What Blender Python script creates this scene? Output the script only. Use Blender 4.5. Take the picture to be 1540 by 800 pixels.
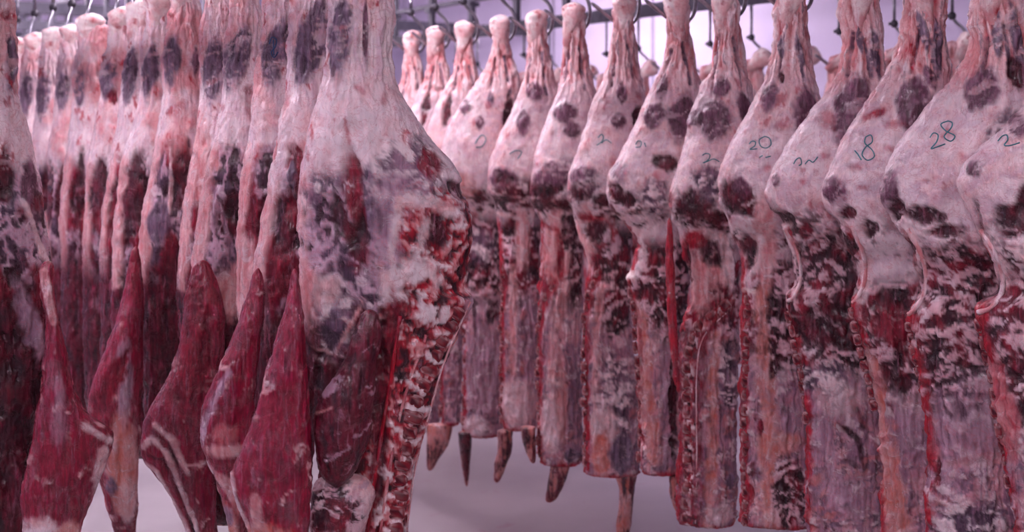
import bpy, math, random
import numpy as np
from mathutils import Vector, Matrix
from mathutils.bvhtree import BVHTree

for o in list(bpy.data.objects): bpy.data.objects.remove(o)
scene = bpy.context.scene
C = scene.collection

# ------------------------------------------------------------------ camera
F = 2000.0; CX = 770.0; HY = 199.0; CAMZ = 1.35
cam_d = bpy.data.cameras.new('camera'); cam = bpy.data.objects.new('camera', cam_d); C.objects.link(cam)
cam.location = (0, 0, CAMZ); cam.rotation_euler = (math.pi/2, 0, 0)
cam_d.sensor_width = 36.0; cam_d.lens = 36.0*F/1540.0
cam_d.shift_y = -(400.0-HY)/1540.0
cam_d.clip_start = 0.05
cam_d.dof.use_dof = True; cam_d.dof.focus_distance = 2.6; cam_d.dof.aperture_fstop = 4.0
scene.camera = cam

# ------------------------------------------------------------------ world + view
w = bpy.data.worlds.new('world'); scene.world = w; w.use_nodes = True
bg = w.node_tree.nodes['Background']; bg.inputs[0].default_value = (0.80, 0.70, 0.92, 1); bg.inputs[1].default_value = 0.03
vs = scene.view_settings
vs.view_transform = 'Standard'; vs.look = 'None'; vs.gamma = 1.0; vs.use_curve_mapping = False
vs.exposure = 0.36

YAW = math.atan(1260.0/F)                       # rails run 32 degrees left of the view axis
DR = Vector((-math.sin(YAW), math.cos(YAW), 0)) # along the rails
NR = Vector((math.cos(YAW), math.sin(YAW), 0))  # across the rails
L_ROW0, L_ROW1, L_ROW2, L_ROW3, L_ROW4, L_ROW5 = 0.52, 1.06, 2.25, 3.65, 4.75, 5.7
def rowpt(lat, a, z=0.0):
    p = NR*lat + DR*a
    return Vector((p.x, p.y, z))
LAMP_POWER = 1.0
LAMPS = [(-0.25, 0.2), (-0.25, 3.2), (1.70, -0.5), (1.60, 3.9), (1.60, 5.8), (1.60, 7.6), (4.6, 7.0), (3.0, 8.8), (1.65, 9.8), (-0.3, 7.2)]
ZLAMP = 2.52

# ------------------------------------------------------------------ helpers
def lin(c):
    c = np.asarray(c, float)/255.0
    return np.where(c <= 0.04045, c/12.92, ((c+0.055)/1.055)**2.4)

_R = np.random.RandomState(5)
_PERM = np.concatenate([_R.permutation(256)]*3); _GR = _R.normal(size=(256, 3)); _GR /= np.linalg.norm(_GR, axis=1, keepdims=True)
_ROT = np.array([[0.36, 0.48, -0.8], [-0.8, 0.60, 0.0], [0.48, 0.64, 0.6]])
def noise(P, seed=0):
    i = np.floor(P).astype(np.int64); f = P-i; w = f*f*f*(f*(f*6-15)+10)
    x, y, z = (i[:, 0]+seed*13) & 255, (i[:, 1]+seed*7) & 255, (i[:, 2]+seed*29) & 255
    def g(a, b, c):
        G = _GR[_PERM[_PERM[_PERM[(x+a) & 255]+((y+b) & 255)]+((z+c) & 255)]]
        return G[:, 0]*(f[:, 0]-a)+G[:, 1]*(f[:, 1]-b)+G[:, 2]*(f[:, 2]-c)
    def lp(a, b, t): return a+(b-a)*t
    return lp(lp(lp(g(0,0,0), g(1,0,0), w[:, 0]), lp(g(0,1,0), g(1,1,0), w[:, 0]), w[:, 1]),
              lp(lp(g(0,0,1), g(1,0,1), w[:, 0]), lp(g(0,1,1), g(1,1,1), w[:, 0]), w[:, 1]), w[:, 2])
def fbm(P, scale, seed=0, octs=4):
    P = P*np.asarray(scale, float); s = 0; a = 1.0; t = 0
    for k in range(octs):
        s = s+a*noise(P+17.3*k, seed+k*31); t += a*a; a *= 0.56; P = P*2.07
    return np.clip(0.5+0.55*s/math.sqrt(t), 0, 1)
def sst(a, b, x):
    t = np.clip((x-a)/(b-a), 0, 1); return t*t*(3-2*t)
def mix(a, b, t):
    t = np.asarray(t)[:, None] if np.ndim(t) else t
    return a+(b-a)*t
def smooth_interp(x, xp, fp):
    """monotone cubic (pchip) interpolation"""
    xp = np.asarray(xp, float); fp = np.asarray(fp, float)
    h = np.diff(xp); d = np.diff(fp)/h
    m = np.zeros_like(fp); m[0] = d[0]; m[-1] = d[-1]
    for k in range(1, len(xp)-1):
        m[k] = 0 if d[k-1]*d[k] <= 0 else 2*d[k-1]*d[k]/(d[k-1]+d[k])
    x = np.clip(x, xp[0], xp[-1]); k = np.clip(np.searchsorted(xp, x)-1, 0, len(h)-1)
    t = (x-xp[k])/h[k]
    return ((2*t**3-3*t**2+1)*fp[k]+(t**3-2*t**2+t)*h[k]*m[k]+(-2*t**3+3*t**2)*fp[k+1]+(t**3-t**2)*h[k]*m[k+1])

def mesh_obj(name, verts, faces, mat, parent=None, col=None, smooth=True):
    me = bpy.data.meshes.new(name)
    me.from_pydata([tuple(v) for v in verts], [], faces)
    if smooth: me.polygons.foreach_set('use_smooth', [True]*len(me.polygons))
    if col is not None:
        ca = me.color_attributes.new('Col', 'FLOAT_COLOR', 'POINT')
        c4 = np.ones((len(verts), 4)); c4[:, :3] = np.clip(col, 0.002, 1)
        ca.data.foreach_set('color', c4.ravel())
    if mat: me.materials.append(mat)
    me.update()
    o = bpy.data.objects.new(name, me); C.objects.link(o)
    if parent: o.parent = parent
    return o
def tag(o, label, cat, group=None, kind=None):
    o['label'] = label; o['category'] = cat
    if group: o['group'] = group
    if kind: o['kind'] = kind
    return o
def empty(name, loc, rz=0.0):
    o = bpy.data.objects.new(name, None); C.objects.link(o); o.location = loc; o.rotation_euler = (0, 0, rz)
    o.empty_display_size = 0.05
    return o
def tube(path, radii, n=8, caps=True):
    """swept tube round a path; returns verts, faces"""
    P = [Vector(p) for p in path]; V = []; Fc = []
    if not hasattr(radii, '__len__'): radii = [radii]*len(P)
    up = None
    for k, p in enumerate(P):
        t = (P[min(k+1, len(P)-1)]-P[max(k-1, 0)]).normalized()
        if up is None:
            up = Vector((0, 1, 0)) if abs(t.y) < 0.9 else Vector((1, 0, 0))
        a = (up-t*up.dot(t)).normalized(); b = t.cross(a); up = a
        for j in range(n):
            g = 2*math.pi*j/n
            V.append(p+(a*math.cos(g)+b*math.sin(g))*radii[k])
    for k in range(len(P)-1):
        for j in range(n):
            Fc.append((k*n+j, k*n+(j+1) % n, (k+1)*n+(j+1) % n, (k+1)*n+j))
    if caps:
        Fc.append(tuple(range(n-1, -1, -1))); Fc.append(tuple((len(P)-1)*n+j for j in range(n)))
    return V, Fc
def box(x0, x1, y0, y1, z0, z1):
    V = [(x0,y0,z0),(x1,y0,z0),(x1,y1,z0),(x0,y1,z0),(x0,y0,z1),(x1,y0,z1),(x1,y1,z1),(x0,y1,z1)]
    return V, [(3,2,1,0),(4,5,6,7),(0,1,5,4),(1,2,6,5),(2,3,7,6),(3,0,4,7)]
def join(parts):
    V = []; Fc = []
    for v, f in parts:
        n = len(V); V += list(v); Fc += [tuple(i+n for i in q) for q in f]
    return V, Fc
def catmull(pts, n=6):
    P = [np.array(p, float) for p in pts]; out = []
    for k in range(len(P)-1):
        p0 = P[max(k-1, 0)]; p1 = P[k]; p2 = P[k+1]; p3 = P[min(k+2, len(P)-1)]
        for j in range(n):
            t = j/n
            out.append(0.5*((2*p1)+(-p0+p2)*t+(2*p0-5*p1+4*p2-p3)*t*t+(-p0+3*p1-3*p2+p3)*t**3))
    out.append(P[-1]); return out

# ------------------------------------------------------------------ materials
def new_mat(name):
    m = bpy.data.materials.new(name); m.use_nodes = True
    nt = m.node_tree; return m, nt, nt.nodes['Principled BSDF']
def meat_material():
    m, nt, b = new_mat('raw_meat')
    N = nt.nodes; Lk = nt.links
    def nd(t, **k):
        n = N.new(t)
        for a, v in k.items(): setattr(n, a, v)
        return n
    def math_(op, a, b_=None, c=None):
        n = nd('ShaderNodeMath', operation=op)
        for i_, v in enumerate((a, b_, c)):
            if v is None: continue
            if hasattr(v, 'is_linked'): Lk.new(v, n.inputs[i_])
            else: n.inputs[i_].default_value = v
        return n.outputs[0]
    def rng(v, a, b_, c, d):
        n = nd('ShaderNodeMapRange', interpolation_type='SMOOTHSTEP'); Lk.new(v, n.inputs[0])
        for i_, x in enumerate((a, b_, c, d)): n.inputs[i_+1].default_value = x
        return n.outputs[0]
    def ntex(scale, vec, det=5, dist=0.5, rough=0.6):
        n = nd('ShaderNodeTexNoise'); n.inputs['Scale'].default_value = scale; n.inputs['Detail'].default_value = det
        n.inputs['Distortion'].default_value = dist; n.inputs['Roughness'].default_value = rough; Lk.new(vec, n.inputs[0]); return n.outputs[0]
    def mixc(fac, a, b_):
        n = nd('ShaderNodeMix', data_type='RGBA'); Lk.new(fac, n.inputs[0]); Lk.new(a, n.inputs[6])
        if hasattr(b_, 'is_linked'): Lk.new(b_, n.inputs[7])
        else: n.inputs[7].default_value = (*b_, 1)
        return n.outputs[2]
    at = nd('ShaderNodeVertexColor', layer_name='Col'); col = at.outputs[0]
    tc = nd('ShaderNodeTexCoord'); ob = tc.outputs['Object']
    oi = nd('ShaderNodeObjectInfo')
    vm = nd('ShaderNodeVectorMath', operation='ADD'); Lk.new(ob, vm.inputs[0]); Lk.new(oi.outputs['Random'], vm.inputs[1]); ob = vm.outputs[0]
    mp = nd('ShaderNodeMapping'); mp.inputs['Scale'].default_value = (1, 1, 0.14); Lk.new(ob, mp.inputs[0]); fv = mp.outputs[0]
    sep = nd('ShaderNodeSeparateColor'); Lk.new(col, sep.inputs[0])
    lean = rng(sep.outputs[1], 0.05, 0.28, 1.0, 0.0)
    fibre = ntex(190, fv, 4, 0.4); flick = ntex(75, fv, 6, 1.4, 0.65); cloud = ntex(34, ob, 6, 1.0, 0.65); vein = ntex(21, ob, 5, 1.8, 0.6); fine = ntex(150, ob, 4, 0.6, 0.6)
    # lean: fibres and silvery film
    v1 = rng(fibre, 0.30, 0.70, 0.66, 1.36)
    hs = nd('ShaderNodeHueSaturation'); Lk.new(col, hs.inputs['Color'])
    va = math_('ADD', 1.0, math_('MULTIPLY', math_('SUBTRACT', v1, 1.0), math_('MULTIPLY_ADD', lean, 0.8, 0.2)))
    Lk.new(va, hs.inputs['Value']); Lk.new(rng(cloud, 0.3, 0.7, 0.82, 1.22), hs.inputs['Saturation']); c1 = hs.outputs[0]
    c2 = mixc(math_('MULTIPLY', math_('MULTIPLY', rng(flick, 0.56, 0.66, 0, 1), lean), 0.34), c1, tuple(lin((178, 122, 142))))
    # fat: threads of red, pale gristle
    vr = math_('ABSOLUTE', math_('SUBTRACT', vein, 0.5))
    fat = math_('SUBTRACT', 1.0, lean)
    c3 = mixc(math_('MULTIPLY', math_('MULTIPLY', rng(vr, 0.0, 0.022, 1, 0), fat), 0.45), c2, tuple(lin((196, 104, 112))))
    c4 = mixc(math_('MULTIPLY', math_('MULTIPLY', rng(cloud, 0.58, 0.70, 0, 1), fat), 0.38), c3, tuple(lin((196, 132, 142))))
    c5 = mixc(math_('MULTIPLY', math_('MULTIPLY', rng(cloud, 0.44, 0.32, 0, 1), fat), 0.55), c4, tuple(lin((246, 228, 230))))
    c6 = mixc(math_('MULTIPLY', math_('MULTIPLY', rng(fine, 0.66, 0.74, 0, 1), fat), 0.5), c5, tuple(lin((150, 60, 76))))
    Lk.new(c6, b.inputs['Base Color'])
    Lk.new(rng(cloud, 0.35, 0.68, 0.20, 0.48), b.inputs['Roughness'])
    b.inputs['Specular IOR Level'].default_value = 0.5; b.inputs['Coat Weight'].default_value = 0.3; b.inputs['Coat Roughness'].default_value = 0.18
    hgt = math_('ADD', math_('MULTIPLY', fibre, 0.25), math_('ADD', math_('MULTIPLY', cloud, 0.9), math_('MULTIPLY', flick, 0.5)))
    bp = nd('ShaderNodeBump'); bp.inputs['Strength'].default_value = 0.75; bp.inputs['Distance'].default_value = 0.006
    Lk.new(hgt, bp.inputs['Height']); Lk.new(bp.outputs[0], b.inputs['Normal'])
    return m
def plain(name, rgb, rough=0.5, metal=0.0, nscale=30, namt=0.12, bump=0.0):
    m, nt, b = new_mat(name); N = nt.nodes; Lk = nt.links
    tc = N.new('ShaderNodeTexCoord'); n = N.new('ShaderNodeTexNoise'); n.inputs['Scale'].default_value = nscale; n.inputs['Detail'].default_value = 4
    Lk.new(tc.outputs['Object'], n.inputs[0])
    cr = N.new('ShaderNodeValToRGB'); c = lin(rgb)
    cr.color_ramp.elements[0].color = (*(c*(1-namt)), 1); cr.color_ramp.elements[1].color = (*np.clip(c*(1+namt), 0, 1), 1)
    cr.color_ramp.elements[0].position = 0.3; cr.color_ramp.elements[1].position = 0.7
    Lk.new(n.outputs[0], cr.inputs[0]); Lk.new(cr.outputs[0], b.inputs['Base Color'])
    b.inputs['Roughness'].default_value = rough; b.inputs['Metallic'].default_value = metal
    if bump:
        bp = N.new('ShaderNodeBump'); bp.inputs['Strength'].default_value = bump; bp.inputs['Distance'].default_value = 0.003
        Lk.new(n.outputs[0], bp.inputs['Height']); Lk.new(bp.outputs[0], b.inputs['Normal'])
    return m
def floor_material():
    m, nt, b = new_mat('washed_concrete'); N = nt.nodes; Lk = nt.links
    tc = N.new('ShaderNodeTexCoord')
    n = N.new('ShaderNodeTexNoise'); n.inputs['Scale'].default_value = 1.6; n.inputs['Detail'].default_value = 6; Lk.new(tc.outputs['Object'], n.inputs[0])
    cr = N.new('ShaderNodeValToRGB'); cr.color_ramp.elements[0].position = 0.3; cr.color_ramp.elements[1].position = 0.7
    cr.color_ramp.elements[0].color = (*lin((134, 126, 127)), 1); cr.color_ramp.elements[1].color = (*lin((164, 156, 157)), 1)
    Lk.new(n.outputs[0], cr.inputs[0])
    n2 = N.new('ShaderNodeTexNoise'); n2.inputs['Scale'].default_value = 7; n2.inputs['Detail'].default_value = 3; n2.inputs['Distortion'].default_value = 0.8
    Lk.new(tc.outputs['Object'], n2.inputs[0])
    r = N.new('ShaderNodeMapRange'); r.inputs[1].default_value = 0.66; r.inputs[2].default_value = 0.74; r.inputs[3].default_value = 0; r.inputs[4].default_value = 0.45
    Lk.new(n2.outputs[0], r.inputs[0])
    mx = N.new('ShaderNodeMix'); mx.data_type = 'RGBA'; Lk.new(r.outputs[0], mx.inputs[0]); Lk.new(cr.outputs[0], mx.inputs[6]); mx.inputs[7].default_value = (*lin((140, 92, 100)), 1)
    Lk.new(mx.outputs[2], b.inputs['Base Color']); b.inputs['Roughness'].default_value = 0.38
    return m
MEAT = meat_material()
STEEL = plain('galvanised_steel', (150, 150, 158), 0.30, 1.0, 60, 0.25)
DARKSTEEL = plain('dull_dark_steel', (70, 68, 76), 0.5, 0.6, 40, 0.3)
RAILM = plain('painted_rail_steel', (88, 86, 98), 0.55, 0.3, 25, 0.2)
WALLM = plain('lavender_white_panel', (216, 206, 232), 0.55, 0.0, 3, 0.05)
JOINTM = plain('panel_joint_sealant', (150, 142, 165), 0.6, 0.0, 20, 0.08)
CEILM = plain('ceiling_panel', (214, 208, 226), 0.6, 0.0, 3, 0.05)
FLOORM = floor_material()
INK = plain('teal_ink', (62, 128, 134), 0.6, 0.0, 120, 0.35)
BLUEINK = plain('blue_ink', (48, 78, 120), 0.6, 0.0, 120, 0.3)
WHITEM = plain('white_enamel', (225, 225, 230), 0.4, 0.0, 20, 0.04)
def lamp_mat():
    m, nt, b = new_mat('lamp_tube_glow')
    b.inputs['Emission Color'].default_value = (1.0, 0.83, 0.98, 1); b.inputs['Emission Strength'].default_value = 38.0*LAMP_POWER
    b.inputs['Base Color'].default_value = (0.9, 0.9, 0.9, 1)
    return m
LAMPM = lamp_mat()

# ------------------------------------------------------------------ room
def struct(name, V, Fc, mat, parent=None, smooth=False):
    o = mesh_obj(name, V, Fc, mat, parent, smooth=smooth)
    if parent is None: o['kind'] = 'structure'
    return o
def rowbox(lat0, lat1, a0, a1, z0, z1):
    V = []
    for z in (z0, z1):
        for lat, a in ((lat0, a0), (lat1, a0), (lat1, a1), (lat0, a1)): V.append(tuple(rowpt(lat, a, z)))
    return V, [(3,2,1,0),(4,5,6,7),(0,1,5,4),(1,2,6,5),(2,3,7,6),(3,0,4,7)]
A0, A1, LATL, LATR, ZC = -3.2, 11.5, -2.6, 5.6, 3.25
struct('floor', *rowbox(LATL, LATR, A0, A1, -0.1, 0.0), FLOORM)
struct('ceiling', *rowbox(LATL, LATR, A0, A1, ZC, ZC+0.1), CEILM)
wr = struct('wall_right', *rowbox(LATR, LATR+0.12, A0, A1, 0.0, ZC), WALLM)
wf = struct('wall_far', *rowbox(LATL, LATR, A1, A1+0.12, 0.0, ZC), WALLM)
wl = struct('wall_left', *rowbox(LATL-0.12, LATL, A0, A1, 0.0, ZC), WALLM)
for k in range(12):
    a = A0+0.7+k*1.2
    if a < A1: struct('panel_joint', *rowbox(LATR-0.006, LATR+0.001, a-0.012, a+0.012, 0.0, ZC), JOINTM, wr)
for k in range(8):
    l = LATL+0.6+k*1.2
    if l < LATR: struct('panel_joint', *rowbox(l-0.012, l+0.012, A1-0.006, A1+0.001, 0.0, ZC), JOINTM, wf)

# ceiling tube lamps; front one and those toward the walls added unseen to brighten
LAMP_SPOTS_TXT = ['over the near aisle, beside the camera', 'over the near aisle, farther along', 'added to brighten the near ends of both carcass rows', 'nearest in the aisle between both carcass rows', 'second in the aisle between both carcass rows', 'third in the aisle between both carcass rows',
                  'added to brighten the right wall', 'added over the second aisle to brighten the far wall', 'farthest off, added to brighten the far wall', 'far off on the left']
for (lat, a), txt in zip(LAMPS, LAMP_SPOTS_TXT):
    r = empty('tube_lamp', rowpt(lat, a, ZLAMP), YAW)
    for s in (-0.5, 0.5): mesh_obj('suspension_rod', *tube([(0, s, 0), (0, s, ZC-ZLAMP)], 0.006, 6), WHITEM, r)
    tag(r, 'white hanging tube lamp ' + txt, 'lamp', 'ceiling tube lamps')
    mesh_obj('housing', *box(-0.11, 0.11, -0.75, 0.75, -0.07, 0.0), WHITEM, r, smooth=False)
    for s in (-0.055, 0.055):
        V, Fc = tube([(s, -0.72, -0.1), (s, 0.72, -0.1)], 0.022, 12)
        mesh_obj('tube', V, Fc, LAMPM, r)
    for s in (-0.735, 0.735):
        mesh_obj('end_cap', *box(-0.09, 0.09, s-0.012, s+0.012, -0.125, -0.07), WHITEM, r, smooth=False)

# overhead rails with their beams and hangers
def overhead(lat, a0, a1, zr, label, hang=0.55):
    r = empty('overhead_rail', rowpt(lat, a0, zr), YAW)
    tag(r, label, 'rail', 'overhead meat rails')
    ln = a1-a0
    mesh_obj('running_rail', *box(-0.008, 0.008, 0, ln, -0.03, 0.03), RAILM, r, smooth=False)
    mesh_obj('lower_beam', *box(-0.02, 0.02, 0, ln, 0.165, 0.185), RAILM, r, smooth=False)
    mesh_obj('upper_beam', *box(-0.02, 0.02, 0, ln, 0.34, 0.37), RAILM, r, smooth=False)
    k = 0; a = 0.15
    hm = None
    while a < ln:
        if hm is None:
            V, Fc = join([box(-0.012, 0.012, -0.02, 0.02, 0.02, 0.345), box(-0.03, 0.03, -0.03, 0.03, 0.14, 0.16)])
            o = mesh_obj('hanger', V, Fc, RAILM, r, smooth=False); hm = o.data
        else:
            o = bpy.data.objects.new('hanger', hm); C.objects.link(o); o.parent = r
        o.location = (0, a, 0); a += hang
    n = max(2, int(ln/2.4))
    for j in range(n):
        V, Fc = box(-0.02, 0.02, -0.02, 0.02, 0.37, ZC-zr)
        o = mesh_obj('ceiling_strut', V, Fc, RAILM, r, smooth=False); o.location = (0, 0.6+j*2.4, 0)
    return r
ZR = CAMZ+0.54
overhead(L_ROW0, 2.2, 11.3, ZR, 'grey overhead rail at the far left edge')
overhead(L_ROW1, 1.6, 11.3, ZR, 'grey overhead rail above the left row of carcasses')
overhead(L_ROW2, 0.9, 11.3, ZR, 'grey overhead rail above the right row of carcasses', 0.45)
overhead(L_ROW3, 0.2, 11.3, ZR, 'grey overhead rail above the hidden back row of carcasses', 0.45)
# cross beams under the ceiling struts
for k, a in enumerate((8.6, 10.0, 11.2)):
    o = mesh_obj('cross_beam', *rowbox(0.2, LATR-0.05, a-0.03, a+0.03, ZR+0.2, ZR+0.27), RAILM, smooth=False)
    tag(o, ['grey cross beam nearest, spanning the overhead rails', 'grey cross beam spanning the overhead rails, middle one', 'grey cross beam at the far wall end of the rails'][k], 'beam', 'cross beams')

# ------------------------------------------------------------------ hooks
def hook_meshes():
    path = catmull([(-0.085, -0.035, 0.052), (-0.05, -0.012, 0.026), (-0.018, 0.012, 0.002), (0.015, 0.018, -0.008), (0.042, 0.010, 0.012), (0.050, 0.0, 0.05), (0.040, 0.0, 0.09), (0.012, 0.0, 0.12), (0.0, 0.0, 0.14)], 6)
    rr = [0.0055]*len(path); rr[0] = 0.0028; rr[1] = 0.0045
    o1 = mesh_obj('hook_bend', *tube(path, rr, 10), STEEL)
    V, Fc = join([tube([(0, 0, 0.135), (0, 0, 0.30)], 0.0055, 8), ])
    o2 = mesh_obj('shaft', V, Fc, STEEL)
    V, Fc = join([tube([(0, 0, 0.128), (0, 0, 0.136), (0, 0, 0.146), (0, 0, 0.153)], [0.008, 0.013, 0.013, 0.008], 12), tube([(-0.02, 0, 0.141), (0.0, 0, 0.141)], 0.006, 8)])
    o3 = mesh_obj('swivel_collar', V, Fc, DARKSTEEL)
    V, Fc = join([tube([(0, -0.013, 0), (0, 0.013, 0)], 0.03, 16)])
    V = [Vector((v.y, v.x, v.z)) if False else v for v in V]
    o4 = mesh_obj('trolley_wheel', V, Fc, DARKSTEEL)
    ms = [o.data for o in (o1, o2, o3, o4)]
    for o in (o1, o2, o3, o4): bpy.data.objects.remove(o)
    return ms
HOOKM = hook_meshes()
def hook(p, rz, label, group, top):
    """p: point where the bend carries the load; top: world height of the rail"""
    r = empty('meat_hook', p, rz); tag(r, label, 'hook', group)
    for nm, me in zip(('hook_bend', 'shaft', 'swivel_collar', 'trolley_wheel'), HOOKM):
        o = bpy.data.objects.new(nm, me); C.objects.link(o); o.parent = r
        if nm == 'shaft':
            L = top-p[2]-0.03
            o.scale = (1, 1, (L-0.135)/0.165); o.location = (0, 0, 0.135-0.135*(L-0.135)/0.165)
        if nm == 'trolley_wheel':
            o.location = (0, 0, top-p[2]); o.rotation_euler = (0, 0, 0.0)
    return r

# ------------------------------------------------------------------ carcass builder
PAL = {k: lin(v) for k, v in dict(
    fatw=(246, 228, 228), fatp=(234, 192, 190), pink=(216, 146, 146), film=(204, 172, 186), lilac=(146, 112, 130),
    red=(142, 12, 42), deep=(98, 7, 32), dark=(52, 10, 24), gray=(134, 112, 132), grayd=(82, 60, 78),
    blood=(170, 12, 38), orange=(206, 124, 112), bone=(250, 236, 230), rose=(184, 92, 100)).items()}

class Frame:
    """a carcass' own upright plane through its hook, facing the aisle; converts photo positions to metres on it"""
    def __init__(s, hx, lat):
        s.u = (hx-CX)/F; s.t = lat/(math.cos(YAW)*s.u+math.sin(YAW)); s.X0 = s.u*s.t
        s.c = 1/math.sqrt(1+s.u*s.u); s.phi = math.atan(s.u); s.scale = F/s.t; s.zb = 0.0
    def loc(s, x, y):
        up = (np.asarray(x, float)-CX)/F
        a = (up*s.t-s.X0)/(s.c*(1+up*s.u)); dep = s.t-a*s.u*s.c
        return a, CAMZ+(HY-np.asarray(y, float))/F*dep-s.zb
    def inv(s, a, z):
        dep = s.t-a*s.u*s.c
        return CX+F*(s.X0+a*s.c)/dep, HY-F*(z+s.zb-CAMZ)/dep

def loft(fr, outline, thick, yoff, na, nr, capt, capb, p=2.2):
    ys = np.array([o[0] for o in outline], float)
    al, zl = fr.loc([o[1] for o in outline], ys); ar, zr_ = fr.loc([o[2] for o in outline], ys)
    z = (zl+zr_)/2; L = z[0]-z[-1]; v = (z[0]-z)/L
    tt = np.linspace(0, 1, nr); tt = 0.5*(tt+0.5*(1-np.cos(np.pi*tt)))
    xl = smooth_interp(tt, v, al); xr = smooth_interp(tt, v, ar); zz = z[0]-tt*L
    q = tt*L
    if callable(thick): hy = thick(q)
    else: hy = smooth_interp(tt, np.linspace(0, 1, len(thick)), thick)
    yo = yoff(q) if callable(yoff) else np.full(nr, yoff)
    cap = np.ones(nr)
    d0 = np.clip(q/capt, 0, 1); d1 = np.clip((L-q)/capb, 0, 1)
    cap = np.sqrt(np.clip(1-(1-d0)**2, 0.0, 1))*np.sqrt(np.clip(1-(1-d1)**2, 0.0, 1))
    nf = int(na*0.72)
    th = np.concatenate([np.linspace(np.pi, 2*np.pi, nf, endpoint=False), 2*np.pi+np.linspace(0, np.pi, na-nf, endpoint=False)])
    cs, sn = np.cos(th), np.sin(th)
    cx_ = np.sign(cs)*np.abs(cs)**(2/p); sy_ = np.sign(sn)*np.abs(sn)**(2/p)
    hw = (xr-xl)/2*cap; mid = (xl+xr)/2
    X = mid[:, None]+hw[:, None]*cx_[None]; Y = yo[:, None]+(hy*cap)[:, None]*sy_[None]; Z = np.repeat(zz[:, None], na, 1)
    P = np.stack([X, Y, Z], -1)
    rad = np.stack([cx_[None]*np.ones((nr, 1)), sy_[None]*np.ones((nr, 1)), np.zeros((nr, na))], -1)
    rad /= np.linalg.norm(rad, axis=-1, keepdims=True)
    fx = (X-xl[:, None])/np.maximum((xr-xl)[:, None], 1e-4)
    i, j = np.meshgrid(np.arange(nr-1), np.arange(na), indexing='ij'); j2 = (j+1) % na
    Fq = np.stack([i*na+j, (i+1)*na+j, (i+1)*na+j2, i*na+j2], -1).reshape(-1, 4)
    faces = [tuple(f) for f in Fq.tolist()]
    faces.append(tuple(range(na))); faces.append(tuple((nr-1)*na+k for k in range(na-1, -1, -1)))
    return P.reshape(-1, 3), rad.reshape(-1, 3), faces, np.repeat(q[:, None], na, 1).ravel(), fx.ravel(), (cap[:, None]*np.ones(na)).ravel(), xl, xr, zz

def fields(P, seed):
    W = np.stack([fbm(P, 11, seed+1), fbm(P, 11, seed+2), fbm(P, 11, seed+3)], -1)-0.5
    D = np.stack([P[:, 0]+P[:, 2]*0.55, P[:, 1], P[:, 2]-P[:, 0]*0.5], -1)
    return dict(low=fbm(P, (8, 8, 6), seed+4, 4), mid=fbm(P+W*0.04, (30, 30, 20), seed+5, 5), fib=fbm(P+W*0.025, (90, 90, 10), seed+6, 4),
                hor=fbm(P+W*0.10, (24, 24, 46), seed+7, 5), fine=fbm(P, (90, 90, 70), seed+8, 3), warp=W,
                chop=fbm(P+W*0.05, (44, 44, 52), seed+12, 4), ridge=1-np.abs(fbm(P+W*0.08, (17, 17, 11), seed+9, 4)*2-1), diag=fbm(D+W*0.06, (16, 16, 50), seed+10, 5))

def pcol(kind, f):
    fib, mid, hor, low, ridge = f['fib'], f['mid'], f['hor'], f['low'], f['ridge']
    one = np.ones(len(fib))[:, None]
    if kind == 'gray': return mix(PAL['grayd']*one, PAL['gray']*one, sst(0.3, 0.75, 0.6*fib+0.4*mid))
    if kind == 'plum': return mix(lin((84, 42, 60))*one, lin((134, 92, 112))*one, sst(0.35, 0.72, 0.5*fib+0.5*mid))
    if kind == 'red': return mix(PAL['deep']*one, PAL['red']*one, sst(0.3, 0.7, 0.6*fib+0.4*mid))
    if kind == 'dark': return mix(PAL['dark']*one, PAL['deep']*one, sst(0.35, 0.7, mid))
    if kind == 'blood': return mix(PAL['red']*one, PAL['blood']*one, sst(0.3, 0.6, mid))
    if kind == 'white': return mix(PAL['fatp']*one, PAL['fatw']*one, sst(0.3, 0.6, mid))
    if kind == 'bone': return mix(PAL['fatp']*one, PAL['bone']*one, sst(0.3, 0.55, mid))
    if kind == 'pinkf': return mix(PAL['pink']*one, PAL['fatp']*one, sst(0.3, 0.7, fib))
    if kind == 'orange': return mix(PAL['orange']*one, PAL['fatp']*one, sst(0.35, 0.75, 0.5*mid+0.5*fib))
    if kind == 'rose': return mix(PAL['rose']*one, PAL['pink']*one, sst(0.35, 0.7, 0.5*fib+0.5*mid))
    if kind == 'lilac': return mix(PAL['lilac']*one, PAL['film']*one, sst(0.35, 0.7, fib))
    if kind == 'web':
        d = mix(PAL['dark']*one, PAL['grayd']*one, sst(0.3, 0.7, mid))
        return mix(d, PAL['film']*one, sst(0.80, 0.95, ridge))
    if kind == 'mot':
        d = mix(PAL['dark']*one, PAL['red']*one, sst(0.4, 0.75, mid))
        return mix(d, mix(PAL['fatp']*one, PAL['film']*one, low), sst(0.48, 0.60, hor))
    if kind == 'motg':
        d = mix(PAL['grayd']*one, PAL['lilac']*one, sst(0.4, 0.75, mid))
        return mix(d, PAL['fatw']*one, sst(0.46, 0.62, hor))
    if kind == 'cut':
        d = mix(PAL['dark']*one, PAL['blood']*one, sst(0.36, 0.52, f['chop']))
        d = mix(d, PAL['pink']*one, sst(0.53, 0.58, f['chop']))
        return mix(d, PAL['fatw']*one, sst(0.54, 0.60, 0.5*hor+0.5*f['chop']))
    raise KeyError(kind)

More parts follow.
